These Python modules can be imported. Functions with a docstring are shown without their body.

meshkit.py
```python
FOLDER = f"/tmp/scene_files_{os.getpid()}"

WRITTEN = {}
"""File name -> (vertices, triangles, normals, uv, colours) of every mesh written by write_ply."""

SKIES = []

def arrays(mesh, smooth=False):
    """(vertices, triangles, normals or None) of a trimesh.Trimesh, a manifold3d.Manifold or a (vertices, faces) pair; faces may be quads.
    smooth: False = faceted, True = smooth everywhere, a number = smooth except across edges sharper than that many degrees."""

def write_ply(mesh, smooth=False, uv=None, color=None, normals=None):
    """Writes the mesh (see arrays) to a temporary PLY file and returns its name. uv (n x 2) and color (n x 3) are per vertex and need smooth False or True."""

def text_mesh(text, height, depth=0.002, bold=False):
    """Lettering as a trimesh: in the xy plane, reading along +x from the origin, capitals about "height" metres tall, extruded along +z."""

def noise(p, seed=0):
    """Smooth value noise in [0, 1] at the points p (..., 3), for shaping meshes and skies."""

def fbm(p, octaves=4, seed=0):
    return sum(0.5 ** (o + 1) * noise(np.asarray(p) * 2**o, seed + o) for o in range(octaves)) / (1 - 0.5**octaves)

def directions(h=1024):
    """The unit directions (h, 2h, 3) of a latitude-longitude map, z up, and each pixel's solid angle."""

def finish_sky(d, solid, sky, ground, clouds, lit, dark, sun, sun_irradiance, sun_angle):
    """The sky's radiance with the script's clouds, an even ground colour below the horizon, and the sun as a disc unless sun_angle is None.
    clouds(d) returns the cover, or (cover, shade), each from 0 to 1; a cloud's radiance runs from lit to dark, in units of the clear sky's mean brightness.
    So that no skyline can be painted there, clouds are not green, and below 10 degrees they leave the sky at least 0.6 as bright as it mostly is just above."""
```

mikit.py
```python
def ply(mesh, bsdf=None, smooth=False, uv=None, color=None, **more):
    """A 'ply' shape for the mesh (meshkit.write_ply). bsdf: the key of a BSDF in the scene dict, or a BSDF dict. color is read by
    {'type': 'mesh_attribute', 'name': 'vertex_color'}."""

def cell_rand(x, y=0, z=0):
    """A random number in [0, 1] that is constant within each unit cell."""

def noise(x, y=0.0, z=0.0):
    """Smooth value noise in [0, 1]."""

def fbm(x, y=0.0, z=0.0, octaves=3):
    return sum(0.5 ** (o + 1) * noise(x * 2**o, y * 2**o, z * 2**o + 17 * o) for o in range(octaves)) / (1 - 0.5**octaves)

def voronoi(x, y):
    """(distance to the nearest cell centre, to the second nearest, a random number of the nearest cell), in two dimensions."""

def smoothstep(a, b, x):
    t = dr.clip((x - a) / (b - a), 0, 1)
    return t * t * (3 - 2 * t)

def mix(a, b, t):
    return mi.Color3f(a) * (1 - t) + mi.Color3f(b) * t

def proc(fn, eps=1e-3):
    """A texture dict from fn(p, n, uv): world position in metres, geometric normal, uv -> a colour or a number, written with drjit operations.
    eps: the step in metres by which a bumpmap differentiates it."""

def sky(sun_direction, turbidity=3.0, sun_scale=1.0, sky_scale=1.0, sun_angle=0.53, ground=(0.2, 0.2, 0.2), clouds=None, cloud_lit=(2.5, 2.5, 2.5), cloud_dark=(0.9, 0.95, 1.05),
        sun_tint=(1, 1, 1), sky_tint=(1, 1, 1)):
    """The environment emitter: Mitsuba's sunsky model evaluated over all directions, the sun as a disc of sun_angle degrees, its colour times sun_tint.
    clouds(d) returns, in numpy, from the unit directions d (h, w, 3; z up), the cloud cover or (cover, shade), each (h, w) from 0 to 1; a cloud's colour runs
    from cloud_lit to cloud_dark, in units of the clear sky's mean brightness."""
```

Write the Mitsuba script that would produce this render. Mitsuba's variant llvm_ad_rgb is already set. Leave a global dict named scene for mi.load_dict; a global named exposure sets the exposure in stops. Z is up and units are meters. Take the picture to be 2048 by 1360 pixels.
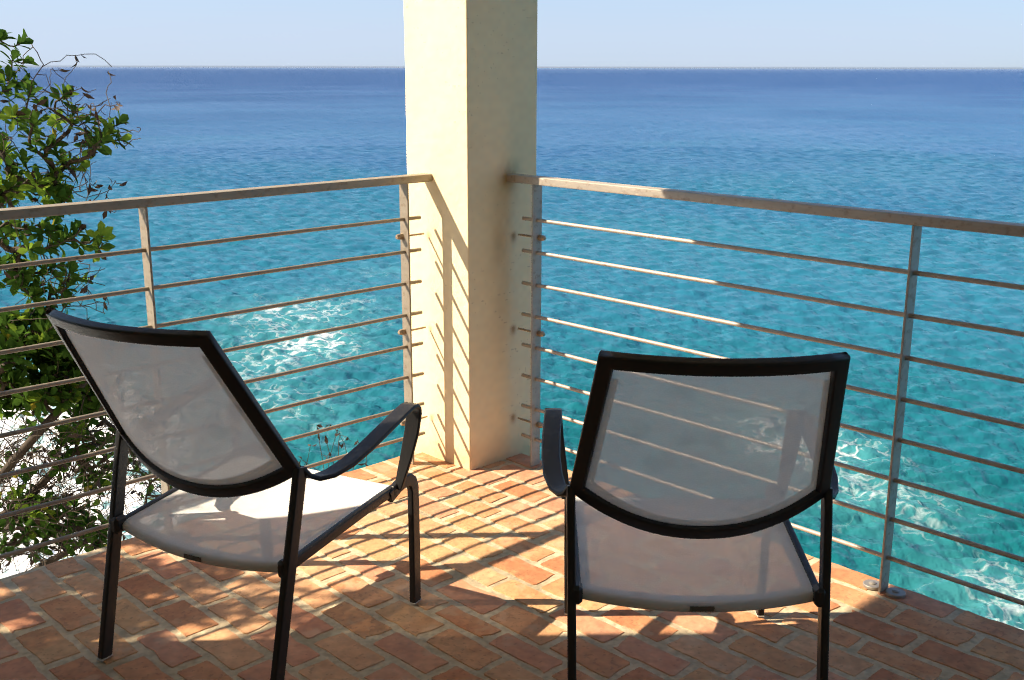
import math, random
import numpy as np, trimesh, drjit as dr, mitsuba as mi
import mikit, meshkit
from mikit import proc, noise, fbm, voronoi, cell_rand, smoothstep, mix

T = mi.ScalarTransform4f
scene, labels = {}, {}
rng = np.random.default_rng(7)
random.seed(7)

# ------------------------------------------------------------------ camera, sky, exposure
F_PX, PITCH, YAW, ROLL = 2170.6, 0.246, 0.798, 0.002
CAM = np.array([-2.594, -2.887, 1.488])
_f = np.array([math.cos(PITCH) * math.cos(YAW), math.cos(PITCH) * math.sin(YAW), -math.sin(PITCH)])
_r = np.array([math.sin(YAW), -math.cos(YAW), 0.0])
_u = np.cross(_r, _f)
_u = -math.sin(ROLL) * _r + math.cos(ROLL) * _u
scene['camera'] = {'type': 'perspective', 'fov': math.degrees(2 * math.atan(1024 / F_PX)), 'fov_axis': 'x', 'near_clip': 0.05, 'far_clip': 200000.0,
                   'to_world': T().look_at(origin=CAM.tolist(), target=(CAM + _f).tolist(), up=_u.tolist())}
SUN = np.array([-0.843, 0.766, 1.0])


def veil(d):
    """thin even haze of high cloud: denser where the line of sight through it is longer, and towards the sun's side"""
    up = np.maximum(d[..., 2:], 0.0)
    q = d / np.maximum(d[..., 2:], 0.05)
    n = meshkit.fbm(np.stack([q[..., 0] * 0.35, q[..., 1] * 0.35, q[..., 0] * 0 + 3.0], -1), 4, 2)
    side = 0.5 + 0.5 * (d[..., 0] * -0.74 + d[..., 1] * 0.67)
    tau = 0.030 + 0.030 * side + 0.03 * (n - 0.5)
    return np.clip(1 - np.exp(-tau / np.maximum(up[..., 0], 0.030)), 0, 0.97)


scene['sky'] = mikit.sky(SUN.tolist(), turbidity=2.6, sky_scale=0.65, sky_tint=(1.02, 1.0, 1.0), ground=(0.05, 0.085, 0.13), clouds=veil, cloud_lit=(1.58, 1.84, 2.30), cloud_dark=(1.3, 1.45, 1.75))
exposure = 2.94


# ------------------------------------------------------------------ mesh helpers: everything is (vertices, triangles)
def join(parts):
    v, f, n = [], [], 0
    for a, b in parts:
        v.append(a); f.append(np.asarray(b) + n); n += len(a)
    return np.vstack(v), np.vstack(f)


def unit(a):
    a = np.asarray(a, float)
    return a / np.maximum(np.linalg.norm(a, axis=-1, keepdims=True), 1e-12)


def rrect(w, h, r, n=3):
    """rounded rectangle outline, w along the first axis"""
    out = []
    for cx, cy, a0 in ((w / 2 - r, h / 2 - r, 0), (-w / 2 + r, h / 2 - r, 90), (-w / 2 + r, -h / 2 + r, 180), (w / 2 - r, -h / 2 + r, 270)):
        for k in range(n + 1):
            a = math.radians(a0 + 90 * k / n)
            out.append((cx + r * math.cos(a), cy + r * math.sin(a)))
    return np.array(out)


def circle(r, n=10):
    a = np.arange(n) * 2 * np.pi / n
    return np.stack([r * np.cos(a), r * np.sin(a)], 1)


def sweep(path, sec, side=None, closed=False, scale=None, mitre=False, cap=True):
    """section (first axis along 'side', second along side x tangent) along the path"""
    p = np.asarray(path, float)
    n, m = len(p), len(sec)
    if closed:
        a, b = unit(p - np.roll(p, 1, 0)), unit(np.roll(p, -1, 0) - p)
    else:
        d = unit(np.diff(p, axis=0))
        a, b = np.vstack([d[:1], d]), np.vstack([d, d[-1:]])
    t = unit(a + b)
    if side is None:
        s = np.cross(t[0], [0, 0, 1.0] if abs(t[0][2]) < 0.9 else [1.0, 0, 0])
        S = []
        for k in range(n):
            s = unit(s - t[k] * (s @ t[k])); S.append(s)
        S = np.array(S)
    else:
        S = np.broadcast_to(np.asarray(side, float), p.shape)
        S = unit(S - t * (S * t).sum(1, keepdims=True))
    N = np.cross(t, S)
    k2 = 1 / np.maximum((a * t).sum(1), 0.5) if mitre else np.ones(n)
    sc = np.ones((n, 2)) if scale is None else np.broadcast_to(np.asarray(scale, float).reshape(n, -1), (n, 2))
    v = p[:, None] + sec[None, :, :1] * sc[:, None, :1] * S[:, None] + sec[None, :, 1:] * (sc[:, 1:] * k2[:, None])[:, None] * N[:, None]
    i, j = np.meshgrid(np.arange(n if closed else n - 1), np.arange(m), indexing='ij')
    i2, j2 = (i + 1) % n, (j + 1) % m
    q = np.stack([i * m + j, i * m + j2, i2 * m + j2, i2 * m + j], -1).reshape(-1, 4)
    f = np.vstack([q[:, [0, 2, 1]], q[:, [0, 3, 2]]])
    v = v.reshape(-1, 3)
    if not closed and cap:
        f = np.vstack([f, [[0, k, k + 1] for k in range(1, m - 1)], [[(n - 1) * m, (n - 1) * m + k + 1, (n - 1) * m + k] for k in range(1, m - 1)]])
    return orient(v, f)


def orient(v, f):
    a, b, c = v[f[:, 0]], v[f[:, 1]], v[f[:, 2]]
    if np.einsum('ij,ij->i', a - v.mean(0), np.cross(b - v.mean(0), c - v.mean(0))).sum() < 0:
        f = f[:, ::-1]
    return v, f


def bbox(lo, hi, bevel=0.004):
    """a box with chamfered edges"""
    lo, hi = np.array(lo, float), np.array(hi, float)
    c, h = (lo + hi) / 2, (hi - lo) / 2
    pts = []
    for s in np.ndindex(2, 2, 2):
        s = np.array(s) * 2 - 1
        for k in range(3):
            e = h - bevel; e[k] = h[k]
            pts.append(c + s * e)
    m = trimesh.convex.convex_hull(np.array(pts))
    return np.array(m.vertices), np.array(m.faces)


def revolve(profile, origin, axis, n=16):
    """profile rows (distance along the axis, radius)"""
    ax = unit(axis); s = unit(np.cross(ax, [0, 0, 1.0] if abs(ax[2]) < 0.9 else [1.0, 0, 0])); t = np.cross(ax, s)
    a = np.arange(n) * 2 * np.pi / n
    ring = np.cos(a)[:, None] * s + np.sin(a)[:, None] * t
    v = np.vstack([np.asarray(origin) + ax * d + ring * r for d, r in profile])
    m = len(profile)
    i, j = np.meshgrid(np.arange(m - 1), np.arange(n), indexing='ij')
    q = np.stack([i * n + j, i * n + (j + 1) % n, (i + 1) * n + (j + 1) % n, (i + 1) * n + j], -1).reshape(-1, 4)
    f = np.vstack([q[:, [0, 1, 2]], q[:, [0, 2, 3]]])
    f = np.vstack([f, [[0, k + 1, k] for k in range(1, n - 1)], [[(m - 1) * n, (m - 1) * n + k, (m - 1) * n + k + 1] for k in range(1, n - 1)]])
    return orient(v, f)


def grid_faces(n, m):
    i, j = np.meshgrid(np.arange(n - 1), np.arange(m - 1), indexing='ij')
    q = np.stack([i * m + j, i * m + j + 1, (i + 1) * m + j + 1, (i + 1) * m + j], -1).reshape(-1, 4)
    return np.vstack([q[:, [0, 1, 2]], q[:, [0, 2, 3]]])


def numbered(key):
    if key not in scene and key not in labels:
        return key
    k = 1
    while f'{key}_{k:03d}' in scene or f'{key}_{k:03d}' in labels:
        k += 1
    return f'{key}_{k:03d}'


def thing(name, label, category, group=None):
    key = numbered(name)
    labels[key] = {'label': label, 'category': category}
    if group:
        labels[key]['group'] = group
    return key


def part(parent, name, mesh, bsdf, smooth=30, label=None, stuff=False, to_world=None):
    key = numbered(f'{parent}__{name}' if parent else name)
    scene[key] = mikit.ply(mesh, bsdf, smooth=smooth)
    if to_world is not None:
        scene[key]['to_world'] = to_world
    if label or stuff:
        labels[key] = {}
        if label:
            labels[key]['label'] = label
        if stuff:
            labels[key]['kind'] = 'stuff'
    return key


def struct(name, mesh, bsdf, label, category, smooth=30):
    key = part(None, name, mesh, bsdf, smooth)
    labels[key] = {'label': label, 'category': category, 'kind': 'structure'}
    return key


# ------------------------------------------------------------------ materials
def principled(color, rough=0.5, **kw):
    c = color if isinstance(color, dict) else {'type': 'rgb', 'value': list(color)}
    return {'type': 'principled', 'base_color': c, 'roughness': rough if isinstance(rough, (float, dict)) else float(rough), **kw}


def two(b):
    return {'type': 'twosided', 'bsdf': b}


def bump(b, fn, scale=1.0, eps=1e-3):
    return {'type': 'bumpmap', 'arbitrary': proc(fn, eps), 'scale': scale, 'bsdf': b}


XR, YL = 0.216, 0.220            # plan lines of the two railings
RAIL_Z = 1.094


def plaster_color(p, n, uv):
    big = fbm(p.x * 2.3 + 3, p.y * 2.3, p.z * 1.7, 3)
    fine = noise(p.x * 45, p.y * 45, p.z * 45)
    c = mix((0.89, 0.765, 0.505), (0.83, 0.70, 0.445), big)
    c = c * (0.96 + 0.07 * fine)
    # rust run-off below the end of the right handrail, and round the anchor bolts
    dx, dz = p.x - XR, p.z - RAIL_Z
    right = smoothstep(0.03, 0.0, dr.abs(p.y))
    blot = dr.exp(-(dr.square(dx + 0.01) + dr.square(dz - 0.01)) / 0.0022)
    run = dr.exp(-dr.square(dx + 0.035 + 0.02 * fbm(p.z * 6, 5, 1, 2)) / 0.0042) * smoothstep(0.06, -0.05, dz) * smoothstep(-1.0, -0.1, dz)
    grit = fbm(p.x * 60, p.y * 60, p.z * 40, 3)
    stain = right * dr.clip(0.52 * blot * (0.6 + 0.8 * grit) + 0.36 * run * (0.4 + 1.2 * fbm(p.x * 14, 2, p.z * 7, 3)), 0, 0.9)
    c = mix(c, (0.24, 0.155, 0.055), stain)
    for bz in (0.879, 0.521, 0.165):
        d2 = dr.square(p.x - XR - 0.012) + dr.square(p.z - bz) * dr.select(p.z < bz, 0.35, 1.4)
        c = mix(c, (0.30, 0.14, 0.05), right * 0.8 * dr.exp(-d2 / 0.00022))
        d2 = dr.square(p.y - YL) + dr.square(p.z - bz) * dr.select(p.z < bz, 0.35, 1.4)
        c = mix(c, (0.42, 0.22, 0.09), smoothstep(0.03, 0.0, dr.abs(p.x)) * 0.6 * dr.exp(-d2 / 0.00016))
    # splash dirt near the floor and dark specks
    low = smoothstep(0.16, 0.0, p.z) * (0.3 + 0.7 * fbm(p.x * 12, p.y * 12, p.z * 12, 3))
    c = mix(c, (0.42, 0.27, 0.13), 0.55 * low)
    spk = smoothstep(0.88, 0.94, noise(p.x * 95, p.y * 95, p.z * 80 + 9)) * smoothstep(0.45, 0.7, fbm(p.x * 3, p.y * 3, p.z * 3 + 4, 2))
    return mix(c, (0.22, 0.17, 0.10), 0.3 * spk)


def plaster_bump(p, n, uv):
    return 0.0022 * fbm(p.x * 38, p.y * 38, p.z * 38, 3) + 0.004 * noise(p.x * 7, p.y * 7, p.z * 7)


scene['plaster'] = two(bump(principled(proc(plaster_color), 0.85, specular=0.3), plaster_bump, eps=3e-3))
scene['plaster_plain'] = two(principled((0.88, 0.75, 0.53), 0.9, specular=0.2))
scene['ceiling_paint'] = two(principled((0.84, 0.71, 0.52), 0.8, specular=0.3))


def brick_material(a, b, seed):
    def color(p, n, uv):
        big = fbm(p.x * 9 + seed * 3.1, p.y * 9, 4.0 + seed, 3)
        fine = fbm(p.x * 55 + seed, p.y * 55, p.z * 20, 3)
        c = mix(a, b, smoothstep(0.3, 0.75, big))
        c = c * (0.80 + 0.45 * fine)
        pit = smoothstep(0.74, 0.84, noise(p.x * 120, p.y * 120, seed))
        c = mix(c, (0.16, 0.085, 0.045), 0.28 * pit)
        wear = smoothstep(0.62, 0.8, fbm(p.x * 17 + 40, p.y * 17 + seed, 2.0, 3))
        return mix(c, (0.56, 0.42, 0.29), 0.33 * wear)

    def relief(p, n, uv):
        return 0.0030 * fbm(p.x * 34 + seed, p.y * 34, 1.0, 4) + 0.0010 * noise(p.x * 170, p.y * 170, 3.0)

    return two(bump(principled(proc(color), 0.72, specular=0.35), relief, eps=2e-3))


BRICKS = []
for k, (a, b) in enumerate([((0.45, 0.210, 0.102), (0.51, 0.275, 0.142)), ((0.49, 0.270, 0.145), (0.54, 0.320, 0.178)), ((0.45, 0.205, 0.120), (0.50, 0.262, 0.160)),
                            ((0.40, 0.170, 0.082), (0.46, 0.225, 0.110)), ((0.50, 0.300, 0.152), (0.46, 0.235, 0.112))]):
    scene[f'brick_clay_{k}'] = brick_material(a, b, float(k) * 1.7)
    BRICKS.append(f'brick_clay_{k}')


def mortar_color(p, n, uv):
    c = mix((0.42, 0.355, 0.245), (0.52, 0.445, 0.32), fbm(p.x * 11, p.y * 11, p.z * 11, 3))
    c = c * (0.75 + 0.5 * fbm(p.x * 75, p.y * 75, p.z * 75, 2))
    return mix(c, (0.17, 0.15, 0.10), 0.45 * smoothstep(0.6, 0.8, fbm(p.x * 5 + 9, p.y * 5, 3.0, 3)))


def mortar_bump(p, n, uv):
    return 0.004 * fbm(p.x * 60, p.y * 60, p.z * 60, 3)


scene['mortar'] = two(bump(principled(proc(mortar_color), 0.9, specular=0.2), mortar_bump, eps=2e-3))


def steel_color(p, n, uv):
    g = fbm(p.x * 9, p.y * 9, p.z * 60, 4)
    c = mix((0.36, 0.33, 0.29), (0.46, 0.43, 0.385), g)
    rust = smoothstep(0.52, 0.80, fbm(p.x * 70 + 4, p.y * 70, p.z * 70, 4))
    return mix(c, (0.22, 0.135, 0.075), 0.45 * rust)


def steel_rough(p, n, uv):
    return 0.42 + 0.22 * fbm(p.x * 25, p.y * 25, p.z * 25, 3)


def tan_color(p, n, uv):
    return steel_color(p, n, uv) * mi.Color3f(0.69, 0.66, 0.60)


scene['steel_weathered'] = two(principled(proc(tan_color), proc(steel_rough), metallic=0.30, specular=0.45))
scene['steel'] = two(principled(proc(steel_color), proc(steel_rough), metallic=0.35, specular=0.5))
scene['steel_clean'] = two(principled((0.30, 0.285, 0.26), 0.5, metallic=0.5))


def bolt_color(p, n, uv):
    return mix((0.30, 0.20, 0.12), (0.50, 0.42, 0.30), fbm(p.x * 150, p.y * 150, p.z * 150, 2))


scene['bolt_metal'] = two(principled(proc(bolt_color), 0.42, metallic=0.6))


def powder_color(p, n, uv):
    dust = smoothstep(0.5, 0.8, fbm(p.x * 30, p.y * 30, p.z * 30, 3)) * smoothstep(0.2, 0.9, n.z)
    return mix((0.012, 0.0125, 0.0145), (0.05, 0.05, 0.052), 0.4 * dust)


scene['powder_coat'] = two(principled(proc(powder_color), 0.42, specular=0.45))
scene['black_plastic'] = two(principled((0.012, 0.012, 0.013), 0.45))
scene['glide_plastic'] = two(principled((0.42, 0.41, 0.38), 0.5))


def sling_color(p, n, uv):
    weave = noise(p.x * 420, p.y * 420, p.z * 420)
    c = mix((0.75, 0.72, 0.67), (0.84, 0.81, 0.76), weave)
    dirt = smoothstep(0.55, 0.8, fbm(p.x * 16, p.y * 16, p.z * 16, 3))
    return mix(c, (0.50, 0.48, 0.45), 0.30 * dirt)


def sling_open(p, n, uv):
    return 0.85 + 0.08 * noise(p.x * 300, p.y * 300, p.z * 300)


def dense_open(p, n, uv):
    return 0.925 + 0.05 * noise(p.x * 300, p.y * 300, p.z * 300)


def seat_color(p, n, uv):
    return sling_color(p, n, uv) * mi.Color3f(1.02, 1.09, 1.18)


def seat_open(p, n, uv):
    return 0.90 + 0.07 * noise(p.x * 300, p.y * 300, p.z * 300)


_cloth = {'type': 'principledthin', 'base_color': proc(sling_color), 'roughness': 0.8, 'diff_trans': 0.95, 'spec_trans': 0.0, 'eta': 1.3}
scene['sling_mesh'] = {'type': 'mask', 'opacity': proc(sling_open), 'bsdf': _cloth}
scene['sling_dense'] = {'type': 'mask', 'opacity': proc(dense_open), 'bsdf': _cloth}
scene['seat_mesh'] = {'type': 'mask', 'opacity': proc(seat_open), 'bsdf': {**_cloth, 'base_color': proc(seat_color), 'diff_trans': 0.62}}
scene['tag_print'] = two(principled((0.10, 0.095, 0.085), 0.6))


# ------------------------------------------------------------------ the sea
SEA_Z = -14.6
CLIFF = np.array([-2.0, -2.0])
FOAMS = [(27.6, 49.0, 6.0, 0.20), (23.6, 41.5, 5.5, 0.19), (23.0, 38.0, 3.6, 0.10), (30.0, 50.0, 11.0, 0.09), (36.0, 62.0, 13.0, 0.08), (38.0, 58.5, 7.0, 0.26), (51.3, 66.7, 5.0, 0.22), (38.6, 19.6, 3.6, 0.36), (35.3, 14.6, 3.2, 0.30), (39.0, 24.5, 5.0, 0.24),
         (30.4, 10.4, 2.8, 0.26), (29.0, 7.4, 2.0, 0.24), (31.5, 17.0, 3.0, 0.18), (22.7, 32.8, 2.2, 0.18), (34.0, 50.0, 3.0, 0.22), (33.0, 5.0, 4.0, 0.20)]


def sea_foam(p):
    x, y = p.x + 3.0 * (fbm(p.x * 0.25, p.y * 0.25, 1.0, 2) - 0.5), p.y + 3.0 * (fbm(p.x * 0.25, p.y * 0.25, 7.0, 2) - 0.5)
    dens = mi.Float(0.0)
    for cx, cy, rr, s in FOAMS:
        dens += s * 1.3 * dr.exp(-(dr.square(x - cx) + dr.square(y - cy)) / (rr * rr))
    surf = smoothstep(5.0, -2.5, x - (14.5 + 0.27 * (y - 30.0))) * smoothstep(66.0, 50.0, y)
    dens = dens + 0.85 * surf
    wx, wy = p.x + 0.8 * fbm(p.x * 0.9, p.y * 0.9, 3.0, 3), p.y + 0.8 * fbm(p.x * 0.9, p.y * 0.9, 13.0, 3)
    lace = 1.0 - dr.abs(2.0 * fbm(wx * 1.5, wy * 1.5, 5.0, 5) - 1.0) * 2.4      # ridges
    blot = fbm(wx * 0.9 + 30, wy * 0.9, 2.0, 5)
    pat = 0.55 * dr.clip(lace, 0, 1) + 0.45 * blot
    cover = smoothstep(1.02 - dens * 1.0, 1.55 - dens * 1.05, pat + 0.10) * (0.35 + 0.65 * smoothstep(0.25, 0.8, dens))
    return cover, dr.clip(dens, 0, 1)


def sea_color(p, n, uv):
    r = dr.sqrt(dr.square(p.x) + dr.square(p.y))
    l = dr.log(dr.maximum(r, 1.0)) / math.log(10.0)
    patch = fbm(p.x * 0.035 + 5, p.y * 0.035, 1.0, 3) - 0.5
    l = l + 0.35 * patch
    near = mix((0.005, 0.104, 0.124), (0.016, 0.128, 0.205), smoothstep(1.55, 1.95, l))
    c = mix(near, (0.016, 0.086, 0.205), smoothstep(1.95, 2.45, l))
    c = mix(c, (0.008, 0.044, 0.155), smoothstep(2.35, 3.1, l))
    c = c * (0.90 + 0.20 * fbm(p.x * 0.9, p.y * 0.9, 6.0, 3))  # light and dark of small waves painted into the water colour
    foam, dens = sea_foam(p)
    c = mix(c, (0.10, 0.36, 0.38), 0.6 * smoothstep(0.05, 0.8, dens))
    return mix(c, (0.86, 0.88, 0.88), foam)


def sea_bump(p, n, uv):
    u, v = 0.80 * p.x + 0.60 * p.y, -0.60 * p.x + 0.80 * p.y
    gust = 0.65 + 0.8 * fbm(p.x * 0.02, p.y * 0.02, 4.0, 3)
    w = 0.060 * fbm(u * 1.6, v * 2.8 + 0.5 * u, 2.0, 3) + 0.030 * fbm(u * 4.6, v * 7.0, 8.0, 2) + 0.012 * noise(u * 15.0, v * 19.0, 3.0)
    r = dr.sqrt(dr.square(p.x) + dr.square(p.y))
    w = w * gust * (1.0 + 1.3 * smoothstep(90.0, 500.0, r)) * smoothstep(14000.0, 2500.0, r)                        # farther out the waves are finer than the bump can carry: roughness takes over
    return w


def sea_rough(p, n, uv):
    r = dr.sqrt(dr.square(p.x) + dr.square(p.y))
    return 0.10 + 0.14 * smoothstep(80.0, 1500.0, r)


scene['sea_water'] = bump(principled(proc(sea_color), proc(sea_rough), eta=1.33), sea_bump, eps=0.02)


def build_sea():
    radii = [6.0]
    while radii[-1] < 42000:
        r = radii[-1]
        radii.append(r * (1.03 if r < 24 else 1.0036 if r < 230 else 1.011 if r < 1200 else 1.06))
    radii = np.array(radii)
    th = np.radians(np.concatenate([np.linspace(-80, 9, 60)[:-1], np.linspace(9, 83, 740), np.linspace(83, 175, 62)[1:]]))
    R, A = np.meshgrid(radii, th, indexing='ij')
    x, y = R * np.cos(A), R * np.sin(A)
    z = np.zeros_like(x)
    g = np.random.default_rng(3)
    gust = 0.6 + 0.8 * meshkit.fbm(np.stack([x / 38, y / 60, x * 0], -1), 3, 9)
    cell = R * 0.0036
    for k in range(52):
        lam = 0.5 * (9.0 ** (k / 51.0)) * g.uniform(0.85, 1.15)
        d = math.radians(222 + g.normal(0, 34))
        amp = 0.0115 * lam ** 0.50
        fade = np.clip(lam / (2.2 * cell) - 0.6, 0, 1)
        ph = (x * math.cos(d) + y * math.sin(d)) * 2 * np.pi / lam + g.uniform(0, 6.28) + 2.2 * meshkit.noise(np.stack([x / (lam * 3), y / (lam * 3), x * 0 + k], -1))
        z += gust * fade * amp * (np.sin(ph) + 0.3 * np.sin(2 * ph + 1.2))
    v = np.stack([x, y, SEA_Z + z], -1).reshape(-1, 3)
    f = grid_faces(len(radii), len(th))[:, ::-1]
    a, b, c = v[f[0]]
    return v, (f if np.cross(b - a, c - a)[2] > 0 else f[:, ::-1])


_sea = build_sea()
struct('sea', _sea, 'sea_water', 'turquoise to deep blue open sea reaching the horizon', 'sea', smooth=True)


# ------------------------------------------------------------------ cliff under the balcony
def rock_color(p, n, uv):
    c = mix((0.16, 0.13, 0.10), (0.34, 0.29, 0.23), fbm(p.x * 0.9, p.y * 0.9, p.z * 1.4, 4))
    return c * (0.7 + 0.6 * fbm(p.x * 9, p.y * 9, p.z * 9, 3))


scene['rock'] = two(principled(proc(rock_color), 0.9))


def build_cliff():
    th = np.linspace(0, 2 * np.pi, 181)
    d = np.concatenate([[0.0], np.linspace(0.02, 11.5, 46)])
    A, D = np.meshgrid(th, d, indexing='ij')
    cx, cy = np.cos(A), np.sin(A)
    lo, hi = np.array([-5.6, -5.6]), np.array([0.16, 0.20])
    c = (lo + hi) / 2; h = (hi - lo) / 2
    k = np.minimum(h[0] / np.maximum(np.abs(cx), 1e-6), h[1] / np.maximum(np.abs(cy), 1e-6))
    x, y = c[0] + cx * (k + D), c[1] + cy * (k + D)
    nz = meshkit.fbm(np.stack([x * 0.5, y * 0.5, D * 0.3], -1), 5, 4) - 0.5
    z = -0.42 - D * 1.5 - np.maximum(D, 0) * 0.1 + nz * np.minimum(D, 2.5) * 0.9
    x = x + cx * nz * np.minimum(D, 2) * 0.6; y = y + cy * nz * np.minimum(D, 2) * 0.6
    v = np.stack([x, y, np.minimum(z, -0.42)], -1).reshape(-1, 3)
    return v, grid_faces(len(th), len(d))


struct('cliff', build_cliff(), 'rock', 'brown rocky cliff falling from the balcony to the sea', 'cliff', smooth=40)

# ------------------------------------------------------------------ floor: mortar bed with bricks laid in running bond
X_EDGE, Y_EDGE, BACK = 0.282, 0.319, -5.4
floor = struct('floor', bbox((BACK, BACK, -0.30), (X_EDGE, Y_EDGE, 0.0), 0.006), 'mortar', 'terrace floor of worn terracotta bricks in pale mortar', 'floor', smooth=False)


def brick_mesh(x0, x1, y0, y1, g):
    """one worn brick: jittered outline, rounded arris, slightly uneven top"""
    j = 0.0022
    pts = []
    for t in (0.045, 0.5, 0.955): pts.append((x0 + t * (x1 - x0), y0))
    for t in (0.025, 0.3, 0.5, 0.72, 0.975): pts.append((x1, y0 + t * (y1 - y0)))
    for t in (0.955, 0.5, 0.045): pts.append((x0 + t * (x1 - x0), y1))
    for t in (0.975, 0.7, 0.5, 0.28, 0.025): pts.append((x0, y0 + t * (y1 - y0)))
    o = np.array(pts); n = len(o)
    o = o + g.normal(0, j, o.shape)
    if g.random() < 0.3:                                              # a knocked-off corner
        k = int(g.choice([0, 2, 8, 10])); o[k] += (o.mean(0) - o[k]) * g.uniform(0.05, 0.16)
    c = o.mean(0)
    top = 0.0018 + abs(g.normal(0, 0.0007))
    tilt = g.normal(0, 0.003, 2)
    ins = unit(c - o)
    v = np.vstack([np.column_stack([o, np.full(n, -0.003)]), np.column_stack([o + ins * 0.0030, np.full(n, top)]), np.array([[c[0], c[1], top + g.normal(0, 0.0005)]])])
    v[n:, 2] += (v[n:, :2] - c) @ tilt
    f = []
    for k in range(n):
        k2 = (k + 1) % n
        f += [[k, k2, n + k2], [k, n + k2, n + k], [n + k, n + k2, 2 * n]]
    return v, np.array(f)


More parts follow.
